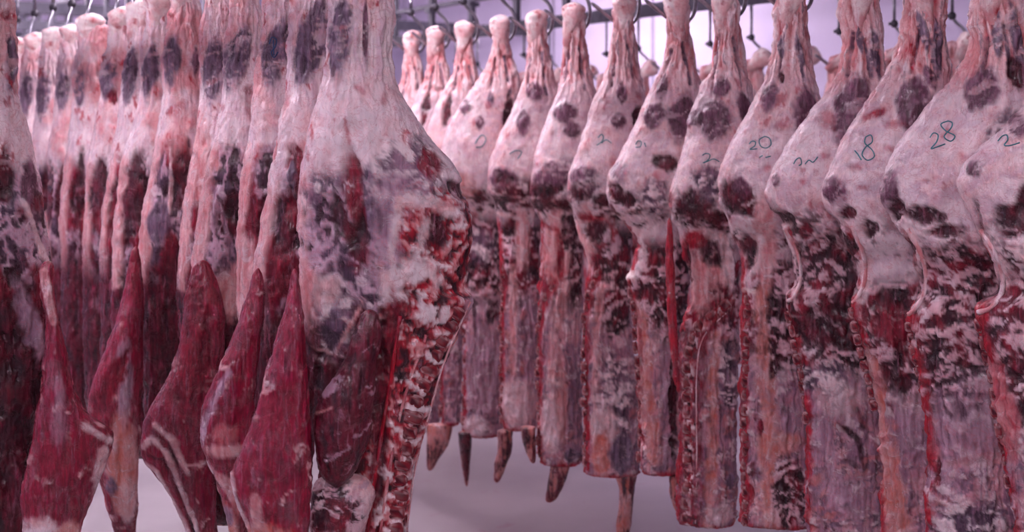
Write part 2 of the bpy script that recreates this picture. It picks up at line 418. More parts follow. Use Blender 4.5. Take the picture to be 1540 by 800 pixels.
def base_color(style, f, q, fx, seed):
    n = len(q); one = np.ones(n)[:, None]
    low, mid, fib, hor, fine, ridge = f['low'], f['mid'], f['fib'], f['hor'], f['fine'], f['ridge']
    fat = mix(PAL['fatw']*one, PAL['fatp']*one, sst(0.42, 0.68, 0.6*low+0.4*mid))
    if style == 'R':
        col = fat
        col = mix(col, PAL['film']*one, 0.55*sst(0.45, 0.62, f['diag']))
        col = mix(col, PAL['rose']*one, 0.75*sst(0.62, 0.70, mid)*sst(0.5, 0.6, low))
        # shank
        sh = mix(mix(PAL['rose']*one, PAL['pink']*one, sst(0.2, 0.42, fib)), mix(PAL['fatp']*one, PAL['fatw']*one, sst(0.4, 0.7, mid)), sst(0.40, 0.60, 0.6*fib+0.4*low))
        sh = mix(sh, PAL['grayd']*one, sst(0.64, 0.72, fib)*0.7)
        col = mix(col, sh, 1-sst(0.16, 0.27, q+0.08*(low-0.5)))
        # ragged dark lower edge of the round
        e = sst(0.47, 0.55, q+0.10*(low-0.5))*(1-sst(0.60, 0.66, q))
        col = mix(col, pcol('dark', f), e*sst(0.46, 0.58, 0.6*hor+0.4*low))
        # loin: streaks of muscle through fat
        l = sst(0.60, 0.66, q+0.05*(low-0.5))*(1-sst(0.84, 0.95, q+0.12*(mid-0.5)))
        col = mix(col, pcol('mot', f), l)
        # rib side: paler with long upright streaks
        b = sst(0.84, 0.95, q+0.12*(mid-0.5))
        rb = mix(mix(lin((212, 160, 164))*one, lin((186, 146, 160))*one, sst(0.35, 0.6, low)), PAL['lilac']*one, 0.9*sst(0.44, 0.58, 0.65*fib+0.35*low))
        rb = mix(rb, PAL['orange']*one, 0.6*sst(0.50, 0.64, low)*sst(0.4, 0.6, mid))
        rb = mix(rb, pcol('gray', f), 0.8*sst(0.50, 0.60, f['diag'])*sst(0.42, 0.55, mid))
        rb = mix(rb, pcol('dark', f), 0.9*sst(0.56, 0.64, 0.35*hor+0.35*mid+0.3*fib))
        rb = mix(rb, PAL['fatw']*one, 0.6*sst(0.60, 0.68, hor))
        col = mix(col, rb, b)
        col = mix(col, pcol('blood', f), 0.9*sst(q.max()-0.022, q.max()-0.008, q+0.02*(mid-0.5)))
        # sawn spine edge
        s = sst(0.60, 0.66, q)*(1-sst(0.04, 0.13, fx+0.06*(mid-0.5)))
        col = mix(col, pcol('blood', f), s*sst(0.35, 0.5, mid))
    elif style == 'L':
        col = mix(fat, PAL['film']*one, 0.5*sst(0.42, 0.62, fib))
        col = mix(col, PAL['pink']*one, 0.7*sst(0.55, 0.68, low))
        col = mix(col, PAL['blood']*one, 0.8*sst(0.66, 0.72, mid))
        e = sst(0.38, 0.46, q+0.12*(low-0.5))
        m = pcol('web', f)
        m = mix(m, pcol('red', f), sst(0.5, 0.6, low))
        strip = 1-sst(0.10, 0.2, fx+0.10*(low-0.5))
        m = mix(m, pcol('pinkf', f), strip)
        col = mix(col, m, e)
        b = sst(0.62, 0.74, q+0.1*(low-0.5))
        lo = mix(mix(PAL['dark']*one, PAL['deep']*one, sst(0.3, 0.6, fib)), lin((150, 70, 92))*one, 0.7*sst(0.60, 0.7, fib))
        lo = mix(lo, pcol('dark', f), sst(0.5, 0.62, hor)*0.6)
        col = mix(col, lo, b)
    elif style == 'flank':
        col = mix(lin((134, 17, 46))*one, lin((172, 88, 110))*one, 0.85*sst(0.48, 0.68, 0.7*fib+0.3*low))
        col = mix(col, PAL['deep']*one, 0.7*sst(0.54, 0.64, 0.5*low+0.5*fib))
        col = mix(col, PAL['fatp']*one, 0.85*sst(0.60, 0.70, 0.55*hor+0.45*mid)*sst(0.3, 0.6, low))
    elif style == 'cut':
        col = pcol('cut', f)
    elif style == 'tender':
        col = mix(pcol('dark', f), PAL['deep']*one, sst(0.4, 0.6, fib))
        col = mix(col, PAL['film']*one, 0.75*sst(0.62, 0.72, f['diag']))
    elif style == 'fat':
        col = mix(fat, PAL['lilac']*one, 0.7*sst(0.5, 0.65, mid)); col = mix(col, PAL['rose']*one, 0.5*sst(0.58, 0.68, hor))
    elif style == 'stub':
        col = mix(pcol('orange', f)*0.75, pcol('dark', f), sst(0.44, 0.56, 0.5*fib+0.5*low)); col = mix(col, PAL['blood']*0.7*one, sst(0.8, 1.0, q/max(q.max(), 1e-4))*0.6)
    else:
        col = fat
    return col

def seg_dist(px, py, pts):
    d = np.full(len(px), 1e9)
    for (x0, y0), (x1, y1) in zip(pts[:-1], pts[1:]):
        dx, dy = x1-x0, y1-y0; t = np.clip(((px-x0)*dx+(py-y0)*dy)/(dx*dx+dy*dy+1e-9), 0, 1)
        d = np.minimum(d, np.hypot(px-x0-t*dx, py-y0-t*dy))
    return d

def build_loft(name, root, fr, outline, style, seed, thick, yoff=0.0, na=96, nr=150, capt=0.03, capb=0.04, patches=(), p=2.2, rough=1.0):
    P, rad, faces, q, fx, cap, xl, xr, zz = loft(fr, outline, thick, yoff, na, nr, capt, capb, p)
    S = P+np.array([seed*3.17, seed*1.7, seed*0.9])
    f = fields(S, seed)
    col = base_color(style, f, q, fx, seed)
    disp = (0.018*(f['low']-0.5)+0.012*(f['mid']-0.5)+0.004*(f['fib']-0.5)+0.003*(f['fine']-0.5))*rough
    if style in ('R', 'L'): disp = disp+0.020*(f['fib']-0.5)*(1-sst(0.16, 0.30, q))*sst(0.0, 0.06, q)
    if style == 'R': disp = disp+(0.016*(f['fib']-0.5)+0.012*(f['hor']-0.5))*sst(0.62, 0.8, q)
    px, py = fr.inv(P[:, 0], P[:, 2])
    wob = 0.9*(f['low']-0.5)+0.8*(f['mid']-0.5)+0.5*(f['fine']-0.5)
    for pt in patches:
        kind, x, y = pt[0], pt[1], pt[2]
        if kind == 'line':                       # ('line', kind, pts, width)
            _, k2, pts, wd = pt; d = seg_dist(px, py, pts)/wd+2.0*(f['mid']-0.5)+1.2*(f['low']-0.5)
            wgt = (1-sst(0.35, 1.15, d))*(0.6+0.4*sst(0.4, 0.6, f['hor'])); col = mix(col, pcol(k2, f), wgt); disp = disp+0.002*wgt*(0.5 if k2 in ('white', 'bone', 'pinkf') else -1.5)
            continue
        rx, ry = pt[3], pt[4]; ang = math.radians(pt[5]) if len(pt) > 5 else 0.0; st = pt[6] if len(pt) > 6 else 1.0
        dx, dy = px-x, py-y; ca, sa = math.cos(ang), math.sin(ang)
        if kind == 'gray' and style == 'L': rx = rx*0.84
        e = 1.55 if kind in ('plum', 'gray', 'red', 'dark') else 2.0
        d = (np.abs((dx*ca+dy*sa)/(rx*1.08))**e+np.abs((-dx*sa+dy*ca)/(ry*1.12))**e)**(1/e)+wob*(1.5 if kind == 'blood' else 0.7 if kind in ('gray', 'plum') else 1.1)
        if kind == 'cut': disp = disp+0.014*(f['chop']-0.5)*np.clip(1.3-d, 0, 1)
        soft = 0.5 if kind == 'blood' else 0.2 if kind not in ('lilac', 'white', 'pinkf', 'orange', 'motg', 'rose') else 0.34
        if kind == 'blood' and rx < 14: st = st*0.6
        wgt = (1-sst(1-soft, 1+soft, d))*st
        if kind in ('gray', 'plum'): wgt = wgt*(1-0.55*sst(0.56, 0.68, f['diag']))
        if kind in ('red', 'dark', 'blood'): wgt = wgt*(1-0.4*sst(0.60, 0.68, f['hor']))
        col = mix(col, pcol(kind, f), wgt)
        disp = disp+wgt*{'gray': 0.005, 'plum': 0.006, 'red': -0.003, 'dark': -0.006, 'web': -0.003, 'white': 0.003}.get(kind, 0.0)
    # relief follows the tissue: fat stands proud of lean
    disp = disp+0.004*(np.clip(col.mean(1), 0, 0.6)-0.3)
    P = P+rad*(disp*np.clip(cap*1.3, 0, 1))[:, None]
    o = mesh_obj(name, P, faces, MEAT, root, col)
    return o, P, faces

def blob_meshes(kind, n, seed0):
    """small rounded pieces of bone"""
    out = []
    for k in range(n):
        na, nr = 18, 13; V = []; col = []
        for i in range(nr+1):
            ph = math.pi*i/nr
            for j in range(na):
                th = 2*math.pi*j/na
                c, s = math.cos(th), math.sin(th)
                sx = math.copysign(abs(c)**0.6, c)*abs(math.sin(ph))**0.6; sy = math.copysign(abs(s)**0.6, s)*abs(math.sin(ph))**0.6; sz = math.copysign(abs(math.cos(ph))**0.6, math.cos(ph))
                V.append((sx, sy, sz))
        V = np.array(V); f = fbm(V+k*5.3, 1.6, seed0+k, 3); g = fbm(V+k*2.1, 3.5, seed0+k+50, 2)
        one = np.ones(len(V))[:, None]
        r = np.hypot(V[:, 0], V[:, 2])
        if kind == 'vertebra':
            front = sst(-0.2, -0.8, V[:, 1]) if False else (V[:, 1] < -0.2).astype(float)
            core = front*(1-sst(0.55, 1.0, r+1.2*(g-0.5)))*0.8
            col = mix(mix(PAL['fatp']*one, PAL['red']*one, sst(0.42, 0.62, f)), mix(PAL['blood']*one, PAL['deep']*one, sst(0.4, 0.6, g)), np.clip(core+0.5*sst(0.54, 0.62, f), 0, 1))
        else:
            col = mix(PAL['fatw']*one, PAL['rose']*one, sst(0.5, 0.62, g))
        V = V*(0.85+0.5*(f-0.5))[:, None]
        Fc = []
        for i in range(nr):
            for j in range(na): Fc.append((i*na+j, (i+1)*na+j, (i+1)*na+(j+1) % na, i*na+(j+1) % na))
        o = mesh_obj(kind, V, Fc, MEAT, None, col); out.append(o.data); bpy.data.objects.remove(o)
    return out
VERT_M = blob_meshes('vertebra', 5, 11)

def hock_meshes(n, seed0, wide):
    out = []
    for k in range(n):
        na, nr = 28, 34; t = np.linspace(0, 1, nr); th = np.linspace(0, 2*np.pi, na, endpoint=False)
        wd = smooth_interp(t, [0, 0.12, 0.3, 0.5, 0.75, 1.0], np.array([0.027, 0.033, 0.030, 0.022, 0.016, 0.010])*(1.3 if wide else 1.05))
        dp = smooth_interp(t, [0, 0.12, 0.3, 0.5, 0.75, 1.0], [0.022, 0.028, 0.026, 0.021, 0.016, 0.010])
        cap = np.sqrt(np.clip(1-(1-np.clip(t/0.2, 0, 1))**2, 0, 1))
        cs, sn = np.cos(th), np.sin(th); e = 2/2.6
        cxx = np.sign(cs)*np.abs(cs)**e; syy = np.sign(sn)*np.abs(sn)**e
        X = (wd*cap)[:, None]*cxx; Y = (dp*cap)[:, None]*syy; Z = -0.135*t[:, None]*np.ones(na)
        P = np.stack([X, Y, Z], -1).reshape(-1, 3); S = P+k*2.7+seed0
        f = fbm(S, 30, seed0+k, 3); g = fbm(S, (60, 60, 18), seed0+k+9, 3)
        P[:, :2] *= (1+0.5*(f-0.5))[:, None]; P[:, 0] += 0.006*np.sin(P[:, 2]*30+k)
        one = np.ones(len(P))[:, None]; tt = np.repeat(t, na)
        col = mix(PAL['bone']*one, PAL['fatp']*one, sst(0.42, 0.62, f))
        col = mix(col, PAL['rose']*one, sst(0.5, 0.85, tt+0.5*(g-0.5))*(0.35 if wide else 0.75))
        col = mix(col, PAL['blood']*one, 0.8*sst(0.64, 0.7, g))
        Fc = []
        for i in range(nr-1):
            for j in range(na): Fc.append((i*na+j, (i+1)*na+j, (i+1)*na+(j+1) % na, i*na+(j+1) % na))
        Fc.append(tuple(range(na)))
        o = mesh_obj('hock_joint', P, Fc, MEAT, None, col); out.append(o.data); bpy.data.objects.remove(o)
    return out
HOCK_R = hock_meshes(4, 21, False); HOCK_L = hock_meshes(4, 61, True)

def thick_R(sc):
    return lambda q: smooth_interp(q, [0, 0.06, 0.16, 0.28, 0.45, 0.545, 0.60, 0.8, 1.0, 1.3, 2.0], np.array([0.026, 0.024, 0.032, 0.062, 0.092, 0.086, 0.056, 0.054, 0.056, 0.052, 0.05])*sc)
def thick_L(sc):
    return lambda q: smooth_interp(q, [0, 0.08, 0.2, 0.3, 0.45, 0.6, 0.75, 1.0, 1.3, 2.0], np.array([0.032, 0.036, 0.045, 0.065, 0.086, 0.070, 0.054, 0.050, 0.046, 0.04])*sc)

def strand(root, name, pts, r, kind='white', seed=0):
    path = catmull(pts, 5); n = len(path)
    V, Fc = tube(path, [r*(0.75+0.5*random.random()) for _ in range(n)], 7)
    V = np.array([tuple(v) for v in V]); f = fbm(V+seed, (40, 40, 20), seed, 2)
    ends = dict(white=('fatw', 'pink'), red=('red', 'blood'), rose=('pink', 'rose'), gray=('film', 'lilac'))[kind]
    col = mix(PAL[ends[0]]*np.ones((len(V), 1)), PAL[ends[1]]*np.ones((len(V), 1)), sst(0.4, 0.62, f))
    return mesh_obj(name, V, Fc, MEAT, root, col)

def surf_pts(fr, bvh, pts, lift):
    """photo positions -> points on the front of the body"""
    out = []
    for x, y in pts:
        a, z = fr.loc(x, y)
        hit = bvh.ray_cast(Vector((float(a), -0.6, float(z))), Vector((0, 1, 0)))
        yy = hit[0].y if hit[0] is not None else 0.0
        out.append((float(a), yy-lift, float(z)))
    return out

HOOKS = []
def carcass(hx, hy, lat, outline, style, seed, label, group, patches=(), inks=(), spine=None, spine_n=11, vs_=1.0, hooklabel=None,
            stubs=(), strands=(), flanks=(), res=(96, 150), tendons=True, thick=1.0, hidden_hock=False):
    fr = Frame(hx, lat); rnd = random.Random(seed)
    ymax = outline[-1][0]
    fr.zb = CAMZ+(HY-ymax)/F*fr.t
    root = empty('hanging_carcass', (fr.X0, fr.t, fr.zb), -fr.phi)
    tag(root, label, 'carcass', group)
    if style == 'R' and hx > 1250: outline = [(y, l, r if y < 230 else min(r, hx+48)) for y, l, r in outline]
    if style == 'R':
        S_ = fr.scale; g = []
        for sx, k_ in ((-0.020, 'plum'), (0.022, 'gray'), (0.004, 'white')):  # plum and gray lines paint the shade in gaps between shank strands
            j_ = rnd.uniform(-0.005, 0.005)
            g.append(('line', k_, [(hx+(sx*0.7+j_)*S_, hy+(0.13+rnd.uniform(0, .03))*S_), (hx+(sx*1.5+j_)*S_, hy+(0.25+rnd.uniform(-.02, .02))*S_)], 0.0055*S_))
        patches = g+list(patches)
    tk = thick_R(thick) if style == 'R' else thick_L(thick)
    o, P, faces = build_loft('body', root, fr, outline, style, seed, tk, (lambda q: 0.022*sst(0.52, 0.61, q)) if style == 'R' else 0.0, res[0], res[1], 0.02, 0.012 if style == 'R' else 0.035, patches)
    bvh = BVHTree.FromPolygons([tuple(v) for v in P], faces)
    # hock joint with its tendons
    ht = CAMZ+(HY-hy)/F*fr.t-fr.zb
    me = (HOCK_R if style == 'R' else HOCK_L)[seed % 4]
    h = bpy.data.objects.new('hock_joint', me); C.objects.link(h); h.parent = root; h.location = (0, -0.008, ht); h.rotation_euler = (0.05*rnd.uniform(-1, 1), 0.10*rnd.uniform(-1, 1), rnd.uniform(-0.4, 0.4))
    hookz = ht-0.075
    if tendons:
        s = 1 if style == 'R' else 1
        strand(root, 'tendon', [(0.004*s, 0.030, ht-0.03), (0.026*s, 0.040, ht-0.10), (0.040*s, 0.036, ht-0.17), (0.046*s, 0.03, ht-0.25), (0.05*s, 0.03, ht-0.31)], 0.008, 'white', seed)
        strand(root, 'tendon', [(-0.006*s, 0.028, ht-0.05), (-0.022*s, 0.030, ht-0.12), (-0.030*s, 0.022, ht-0.20), (-0.034*s, 0.01, ht-0.27)], 0.006, 'rose', seed+1)
    hook(Vector((fr.X0, fr.t, 0))+Vector((0, 0, hookz+fr.zb))+Vector((math.sin(fr.phi), math.cos(fr.phi), 0))*0.030, (-fr.phi if style == 'R' else -fr.phi-1.9), hooklabel, 'meat hooks carrying carcasses', ZR)
    # spine
    if spine:
        pts = catmull([(*p_, 0) for p_ in spine], 12); pts = [(p_[0], p_[1]) for p_ in pts]
        L = [0]
        for k in range(1, len(pts)): L.append(L[-1]+math.dist(pts[k], pts[k-1]))
        for k in range(spine_n):
            s = L[-1]*(k+0.5)/spine_n
            x = float(np.interp(s, L, [p_[0] for p_ in pts])); y = float(np.interp(s, L, [p_[1] for p_ in pts]))
            x2 = float(np.interp(min(s+6, L[-1]), L, [p_[0] for p_ in pts])); y2 = float(np.interp(min(s+6, L[-1]), L, [p_[1] for p_ in pts]))
            x1 = float(np.interp(max(s-6, 0), L, [p_[0] for p_ in pts])); y1 = float(np.interp(max(s-6, 0), L, [p_[1] for p_ in pts]))
            q3 = surf_pts(fr, bvh, [(x, y)], -0.005*vs_)[0]
            v = bpy.data.objects.new('vertebra', VERT_M[(seed+k) % 5]); C.objects.link(v); v.parent = root
            pit = L[-1]/spine_n/fr.scale
            v.location = (q3[0]+rnd.uniform(-.003, .003), q3[1], q3[2]); v.rotation_euler = (rnd.uniform(-.15, .15), -math.atan2(x2-x1, y2-y1) if False else math.atan2(x2-x1, y2-y1)*-1.0, rnd.uniform(-.2, .2))
            v.scale = (0.015*vs_*rnd.uniform(0.8, 1.15), 0.009*vs_, pit*0.50)
    for k, (st, pts) in enumerate(inks):
        p3 = surf_pts(fr, bvh, [tuple(a[:2]) for a in catmull([(*p_, 0) for p_ in pts], 5)], 0.001)
        V, Fc = tube(p3, 0.0014, 5); mesh_obj('ink_number', V, Fc, INK if st == 't' else BLUEINK, o)
    for k, (pts, r, kd) in enumerate(strands):
        p3 = surf_pts(fr, bvh, pts, 0.001); strand(root, 'membrane_strand', p3, r, kd, seed+k)
    for k, (ol, sty, yo, tks, nm, pat) in enumerate(flanks):
        build_loft(nm, root, fr, ol, sty, seed+100+k, tks, yo, max(48, res[0]//2+8), max(60, res[1]//2), 0.012, 0.02, pat, 2.0, 0.7)
    for k, ol in enumerate(stubs):
        build_loft('neck_stub', root, fr, ol, 'stub', seed+200+k, [0.02, 0.024, 0.018, 0.008], 0.0, 28, 40, 0.006, 0.012, (), 2.0, 0.5)
    return root, fr, bvh

# ------------------------------------------------------------------ the right row, nearest first
GR = 'carcasses in the right row'
HK = 'steel hook holding the carcass '
def Rr(hx, hy, ol, seed, label, hl, **k):
    k.setdefault('res', (150, 300) if hx > 1000 else (116, 220))
    k.setdefault('thick', 0.68 if hx > 1250 else 0.85)
    return carcass(hx, hy, L_ROW2, ol, 'R', seed, label, GR, hooklabel=HK+hl, **k)

Rr(1605, -72, [(-45,1578,1632),(40,1570,1660),(100,1560,1680),(150,1545,1690),(180,1520,1695),(220,1475,1695),(255,1445,1690),(275,1440,1690),(300,1450,1685),(340,1470,1680),(360,1478,1680),(440,1500,1680),(465,1468,1680),(480,1466,1680),(510,1472,1680),(560,1485,1680),(640,1498,1680),(720,1512,1680),(800,1525,1680),(900,1535,1670)],
   314, 'pale carcass cut off by the right picture edge', 'at the right picture edge',
   patches=[('plum',1535,190,14,20,-30),('plum',1470,252,14,12,-30),('dark',1520,330,26,22,30),('dark',1545,300,14,20),('line','white',[(1470,345),(1500,392),(1505,440)],9),('line','blood',[(1478,355),(1492,395)],4),('line','dark',[(1470,300),(1480,345)],6),('blood',1480,480,14,12),('dark',1515,560,20,8,30),('mot',1530,480,40,60),('rose',1510,620,16,60,-15)],
   inks=[('t',[(1502,212),(1508,205),(1515,203),(1517,210),(1512,218),(1522,218),(1535,214)])], strands=[([(1476,345),(1496,375),(1507,410),(1506,440),(1490,462),(1470,470)],0.0048,'white')], spine=[(1470,478),(1484,545),(1500,640),(1518,740)], spine_n=10, vs_=0.6)
Rr(1495, -62, [(-35,1467,1522),(20,1460,1545),(80,1452,1560),(110,1435,1575),(160,1395,1585),(210,1355,1588),(250,1333,1588),(290,1325,1580),(325,1338,1570),(350,1352,1565),(390,1372,1570),(440,1385,1575),(470,1368,1580),(490,1362,1580),(520,1368,1580),(570,1380,1580),(640,1393,1580),(700,1397,1575),(760,1392,1570),(830,1395,1565),(880,1400,1560)],
   313, 'second carcass from the right picture edge, teal 28 inked on its ham', 'second from the right picture edge, inked 28',
   patches=[('plum',1478,134,24,32,25),('gray',1500,50,9,34,-4),('gray',1528,60,8,50,-10),('motg',1505,215,22,40,20),('plum',1340,285,15,28,10),('dark',1392,322,30,13,5),('dark',1425,345,30,9,-5),('dark',1350,315,12,14),('dark',1530,112,14,24,-20),('blood',1385,250,10,3,20),('blood',1395,270,8,3),('blood',1410,265,6,3),('white',1420,230,50,14,-30,0.6),
            ('line','white',[(1362,340),(1388,395),(1392,440),(1380,470)],9),('line','blood',[(1358,345),(1375,390)],6),('dark',1366,375,8,14),('blood',1368,482,14,9,-30),('mot',1440,430,60,60),('mot',1440,510,60,30),('line','dark',[(1378,572),(1412,590),(1430,625)],5),('line','lilac',[(1412,590),(1425,700)],9),('red',1410,715,5,28),('orange',1480,690,50,8,-6,0.7),('film' if False else 'lilac',1460,640,50,60,0,0.5),('motg',1450,780,50,30)],
   inks=[('t',[(1400,207),(1405,200),(1412,203),(1410,213),(1402,223),(1412,220),(1423,216)]),('t',[(1427,182),(1416,187),(1424,197),(1437,204),(1431,212),(1421,205),(1431,193),(1433,185),(1427,182)])],
   strands=[([(1366,342),(1384,375),(1392,410),(1390,440),(1378,462),(1366,474)],0.0048,'white')], spine=[(1366,484),(1374,530),(1384,590)], spine_n=6, vs_=0.6)
Rr(1390, -52, [(-28,1364,1418),(20,1358,1425),(70,1350,1422),(110,1335,1430),(160,1300,1440),(210,1268,1445),(250,1250,1445),(290,1237,1440),(318,1245,1430),(335,1262,1425),(370,1272,1425),(420,1290,1430),(450,1278,1435),(470,1277,1435),(520,1295,1435),(580,1312,1435),(640,1322,1435),(700,1325,1435),(780,1322,1430),(850,1325,1425)],
   312, 'third carcass from the right picture edge, teal 18 inked on its ham', 'third from the right picture edge, inked 18',
   patches=[('plum',1374,155,25,36,12),('gray',1388,48,7,30,-15),('gray',1410,70,6,40,-5),('plum',1398,118,8,18,-20),('plum',1257,283,18,20,0),('dark',1275,320,14,9,10),('dark',1308,341,11,11),('blood',1318,172,22,6,-25),('blood',1345,187,13,5),('blood',1337,222,8,4,30),('blood',1288,252,10,4),('blood',1300,280,8,3),('line','blood',[(1370,60),(1372,110)],6),
            ('line','white',[(1285,338),(1300,385),(1303,425),(1295,450)],9),('line','blood',[(1275,340),(1292,385)],6),('dark',1280,375,8,14),('blood',1283,460,8,12),('dark',1345,455,30,18,10),('red',1345,490,30,30),('dark',1360,575,14,12),('line','orange',[(1302,545),(1318,620),(1340,720),(1350,800)],20),('line','orange',[(1330,690),(1350,780)],16),('line','red',[(1296,540),(1310,630)],4),('lilac',1370,660,16,40,-10,0.7)],
   inks=[('t',[(1303,206),(1311,203),(1313,213),(1303,221),(1298,232),(1306,240),(1316,235),(1313,225),(1302,215),(1303,206)]),('t',[(1287,226),(1292,232),(1297,240)])],
   strands=[([(1282,338),(1296,370),(1302,400),(1300,425),(1290,446),(1282,456)],0.0045,'white')], spine=[(1280,462),(1290,510),(1302,560),(1314,620)], spine_n=8, vs_=0.6)
Rr(1290, -42, [(-22,1267,1313),(10,1262,1320),(60,1266,1325),(100,1258,1330),(130,1245,1335),(170,1215,1345),(220,1180,1345),(260,1160,1345),(290,1153,1340),(315,1162,1330),(335,1175,1325),(380,1190,1325),(430,1195,1330),(450,1178,1330),(480,1182,1332),(540,1200,1335),(600,1212,1335),(680,1214,1335),(760,1212,1330),(835,1214,1325)],
   311, 'carcass between the ones inked 18 and 20, faint scribble on ham', 'between the ones inked 18 and 20',
   patches=[('plum',1282,165,25,48,14),('gray',1294,60,6,20,-8),('gray',1315,80,8,38,-8),('blood',1245,180,10,12),('dark',1180,328,20,10,20),('red',1212,346,10,12),('blood',1209,255,4,3),('blood',1209,272,4,3),('blood',1243,233,6,5),('plum',1170,270,6,10),
            ('line','white',[(1180,342),(1200,385),(1206,425),(1195,450)],9),('line','blood',[(1186,345),(1202,385)],5),('dark',1178,365,7,14),('blood',1185,462,9,12),('mot',1240,440,50,80),('dark',1235,490,45,30),('motg',1240,575,40,25),('line','lilac',[(1222,600),(1242,660),(1250,760)],16),('line','dark',[(1268,640),(1292,660),(1298,700)],5),('line','dark',[(1282,600),(1300,640)],6),('line','dark',[(1272,690),(1290,700)],5),('lilac',1275,745,30,30,0,0.7),('white',1260,600,30,25,0,0.5)],
   inks=[('t',[(1195,246),(1199,239),(1205,237),(1207,245),(1203,248)]),('t',[(1212,246),(1218,240),(1224,243),(1231,235)])],
   strands=[([(1180,342),(1196,372),(1204,400),(1203,425),(1194,446),(1184,454)],0.0045,'white')], spine=[(1182,466),(1192,510),(1204,570),(1212,640)], spine_n=8, vs_=0.6)
Rr(1190, -34, [(-15,1168,1213),(20,1165,1215),(50,1168,1212),(90,1158,1218),(120,1150,1225),(160,1130,1235),(200,1108,1238),(240,1090,1238),(280,1080,1232),(310,1083,1225),(325,1092,1215),(350,1100,1212),(390,1115,1212),(430,1116,1215),(480,1114,1218),(560,1114,1220),(640,1115,1222),(720,1114,1222),(798,1113,1220)],
   310, 'carcass fifth from the right picture edge, marked 20 in teal', 'fifth from the right picture edge, inked 20',
   patches=[('plum',1211,172,20,40,-8),('plum',1160,148,14,22,15),('dark',1104,292,24,24,10),('plum',1115,280,14,14),('blood',1176,190,9,7),('gray',1201,78,6,24,-12),('gray',1176,70,5,18),('dark',1132,314,18,9,-10),('dark',1176,118,5,10),('blood',1155,252,5,4),
            ('pinkf',1150,370,16,60),('dark',1128,372,13,24,-10),('line','white',[(1110,335),(1145,360),(1140,400),(1122,425)],7),('bone',1128,437,11,5),('line','blood',[(1122,440),(1120,560),(1122,780)],9),('line','orange',[(1146,440),(1150,560),(1154,680),(1160,790)],15),('dark',1165,550,8,14,20),('red',1143,640,4,14),('orange',1175,662,30,14),('lilac',1190,630,12,16),('mot',1185,480,28,60),('mot',1188,740,24,44)],
   inks=[('t',[(1151,205),(1143,210),(1145,219),(1153,222),(1160,217),(1158,208),(1151,205)]),('t',[(1128,216),(1132,212),(1137,213),(1136,219),(1129,224),(1140,223)]),('t',[(1143,236),(1148,233)]),('t',[(1152,236),(1160,234)])],
   spine=[(1126,440),(1122,560),(1121,680),(1122,792)], spine_n=17, vs_=0.85)
Rr(1092, -24, [(-8,1073,1110),(30,1075,1108),(70,1078,1108),(100,1072,1118),(130,1055,1130),(170,1040,1135),(210,1032,1138),(260,1018,1135),(300,1008,1130),(330,1008,1122),(345,1018,1118),(400,1028,1112),(440,1040,1110),(480,1030,1110),(510,1022,1108),(560,1019,1108),(650,1019,1106),(740,1018,1106),(795,1018,1104)],
   309, 'carcass with a single teal figure on its ham and a broad sawn spine', 'with a broad sawn spine',
   patches=[('plum',1078,182,24,30,10),('plum',1085,132,14,15),('plum',1118,165,11,27,-15),('plum',1045,178,9,14,30),('dark',1045,308,32,24,-15),('motg',1068,272,24,26),('dark',1088,326,28,10,-8),('pinkf',1065,425,32,45),('dark',1076,372,22,22),('line','white',[(1040,345),(1085,355),(1100,390),(1095,440)],8),('blood',1042,360,16,12,-30),('dark',1032,420,8,40),
            ('line','red',[(1090,455),(1050,495),(1040,540),(1040,790)],26),('line','cut',[(1100,450),(1045,500),(1036,560),(1036,790)],10),('line','orange',[(1078,500),(1074,600),(1070,700),(1066,790)],11),('motg',1095,570,12,60),('gray',1095,720,10,14),('white',1085,770,16,14,0,0.7)],
   inks=[('t',[(1057,233),(1062,230),(1068,232),(1066,239),(1058,244),(1066,241),(1074,238),(1082,242)])],
   spine=[(1098,452),(1062,480),(1040,512),(1033,560),(1033,680),(1032,790)], spine_n=16, vs_=1.15,
   flanks=[([(325,1003,1012),(400,1002,1016),(480,1006,1019),(545,1011,1021),(575,1014,1019)],'flank',-0.045,[0.008,0.014,0.016,0.014,0.006],'flank_strip',[('blood',1012,450,14,140)])],
   strands=[([(1092,470),(1058,505),(1048,560),(1048,680),(1046,785)],0.0016,'white')])
Rr(1018, -14, [(0,1003,1035),(35,1003,1035),(75,1003,1038),(110,992,1048),(150,972,1058),(190,955,1062),(230,935,1060),(265,916,1055),(290,912,1050),(315,920,1045),(335,938,1040),(370,955,1038),(410,948,1035),(420,942,1035),(460,952,1032),(540,958,1030),(620,962,1026),(690,960,1024),(717,964,1020)],
   308, 'carcass with a dark red gash across the middle of its ham', 'with the gashed ham',
   patches=[('plum',1024,178,19,36,8),('plum',998,130,9,18,12),('plum',985,175,16,20,10),('dark',1002,243,18,13,8),('white',1002,228,20,4),('motg',985,290,20,26),('dark',927,288,12,16,-25),('motg',932,258,14,14,0,0.8),('dark',945,300,10,12),
            ('line','white',[(935,330),(962,352),(968,390),(955,415)],8),('line','blood',[(940,335),(958,370)],6),('bone',948,413,9,7),('mot',1000,430,30,50),('line','orange',[(960,460),(966,560),(985,690)],13),('line','rose',[(956,460),(960,560)],8),('line','lilac',[(1000,530),(1005,690)],9),('dark',1015,600,6,80)],
   inks=[('t',[(957,217),(960,212),(965,213),(964,220),(957,221)]),('t',[(970,214),(972,220)])],
   spine=[(948,430),(956,520),(962,610),(962,700)], spine_n=13, vs_=0.6, stubs=[[(712,1006,1024),(735,1006,1022),(755,1010,1022),(772,1016,1021)]])
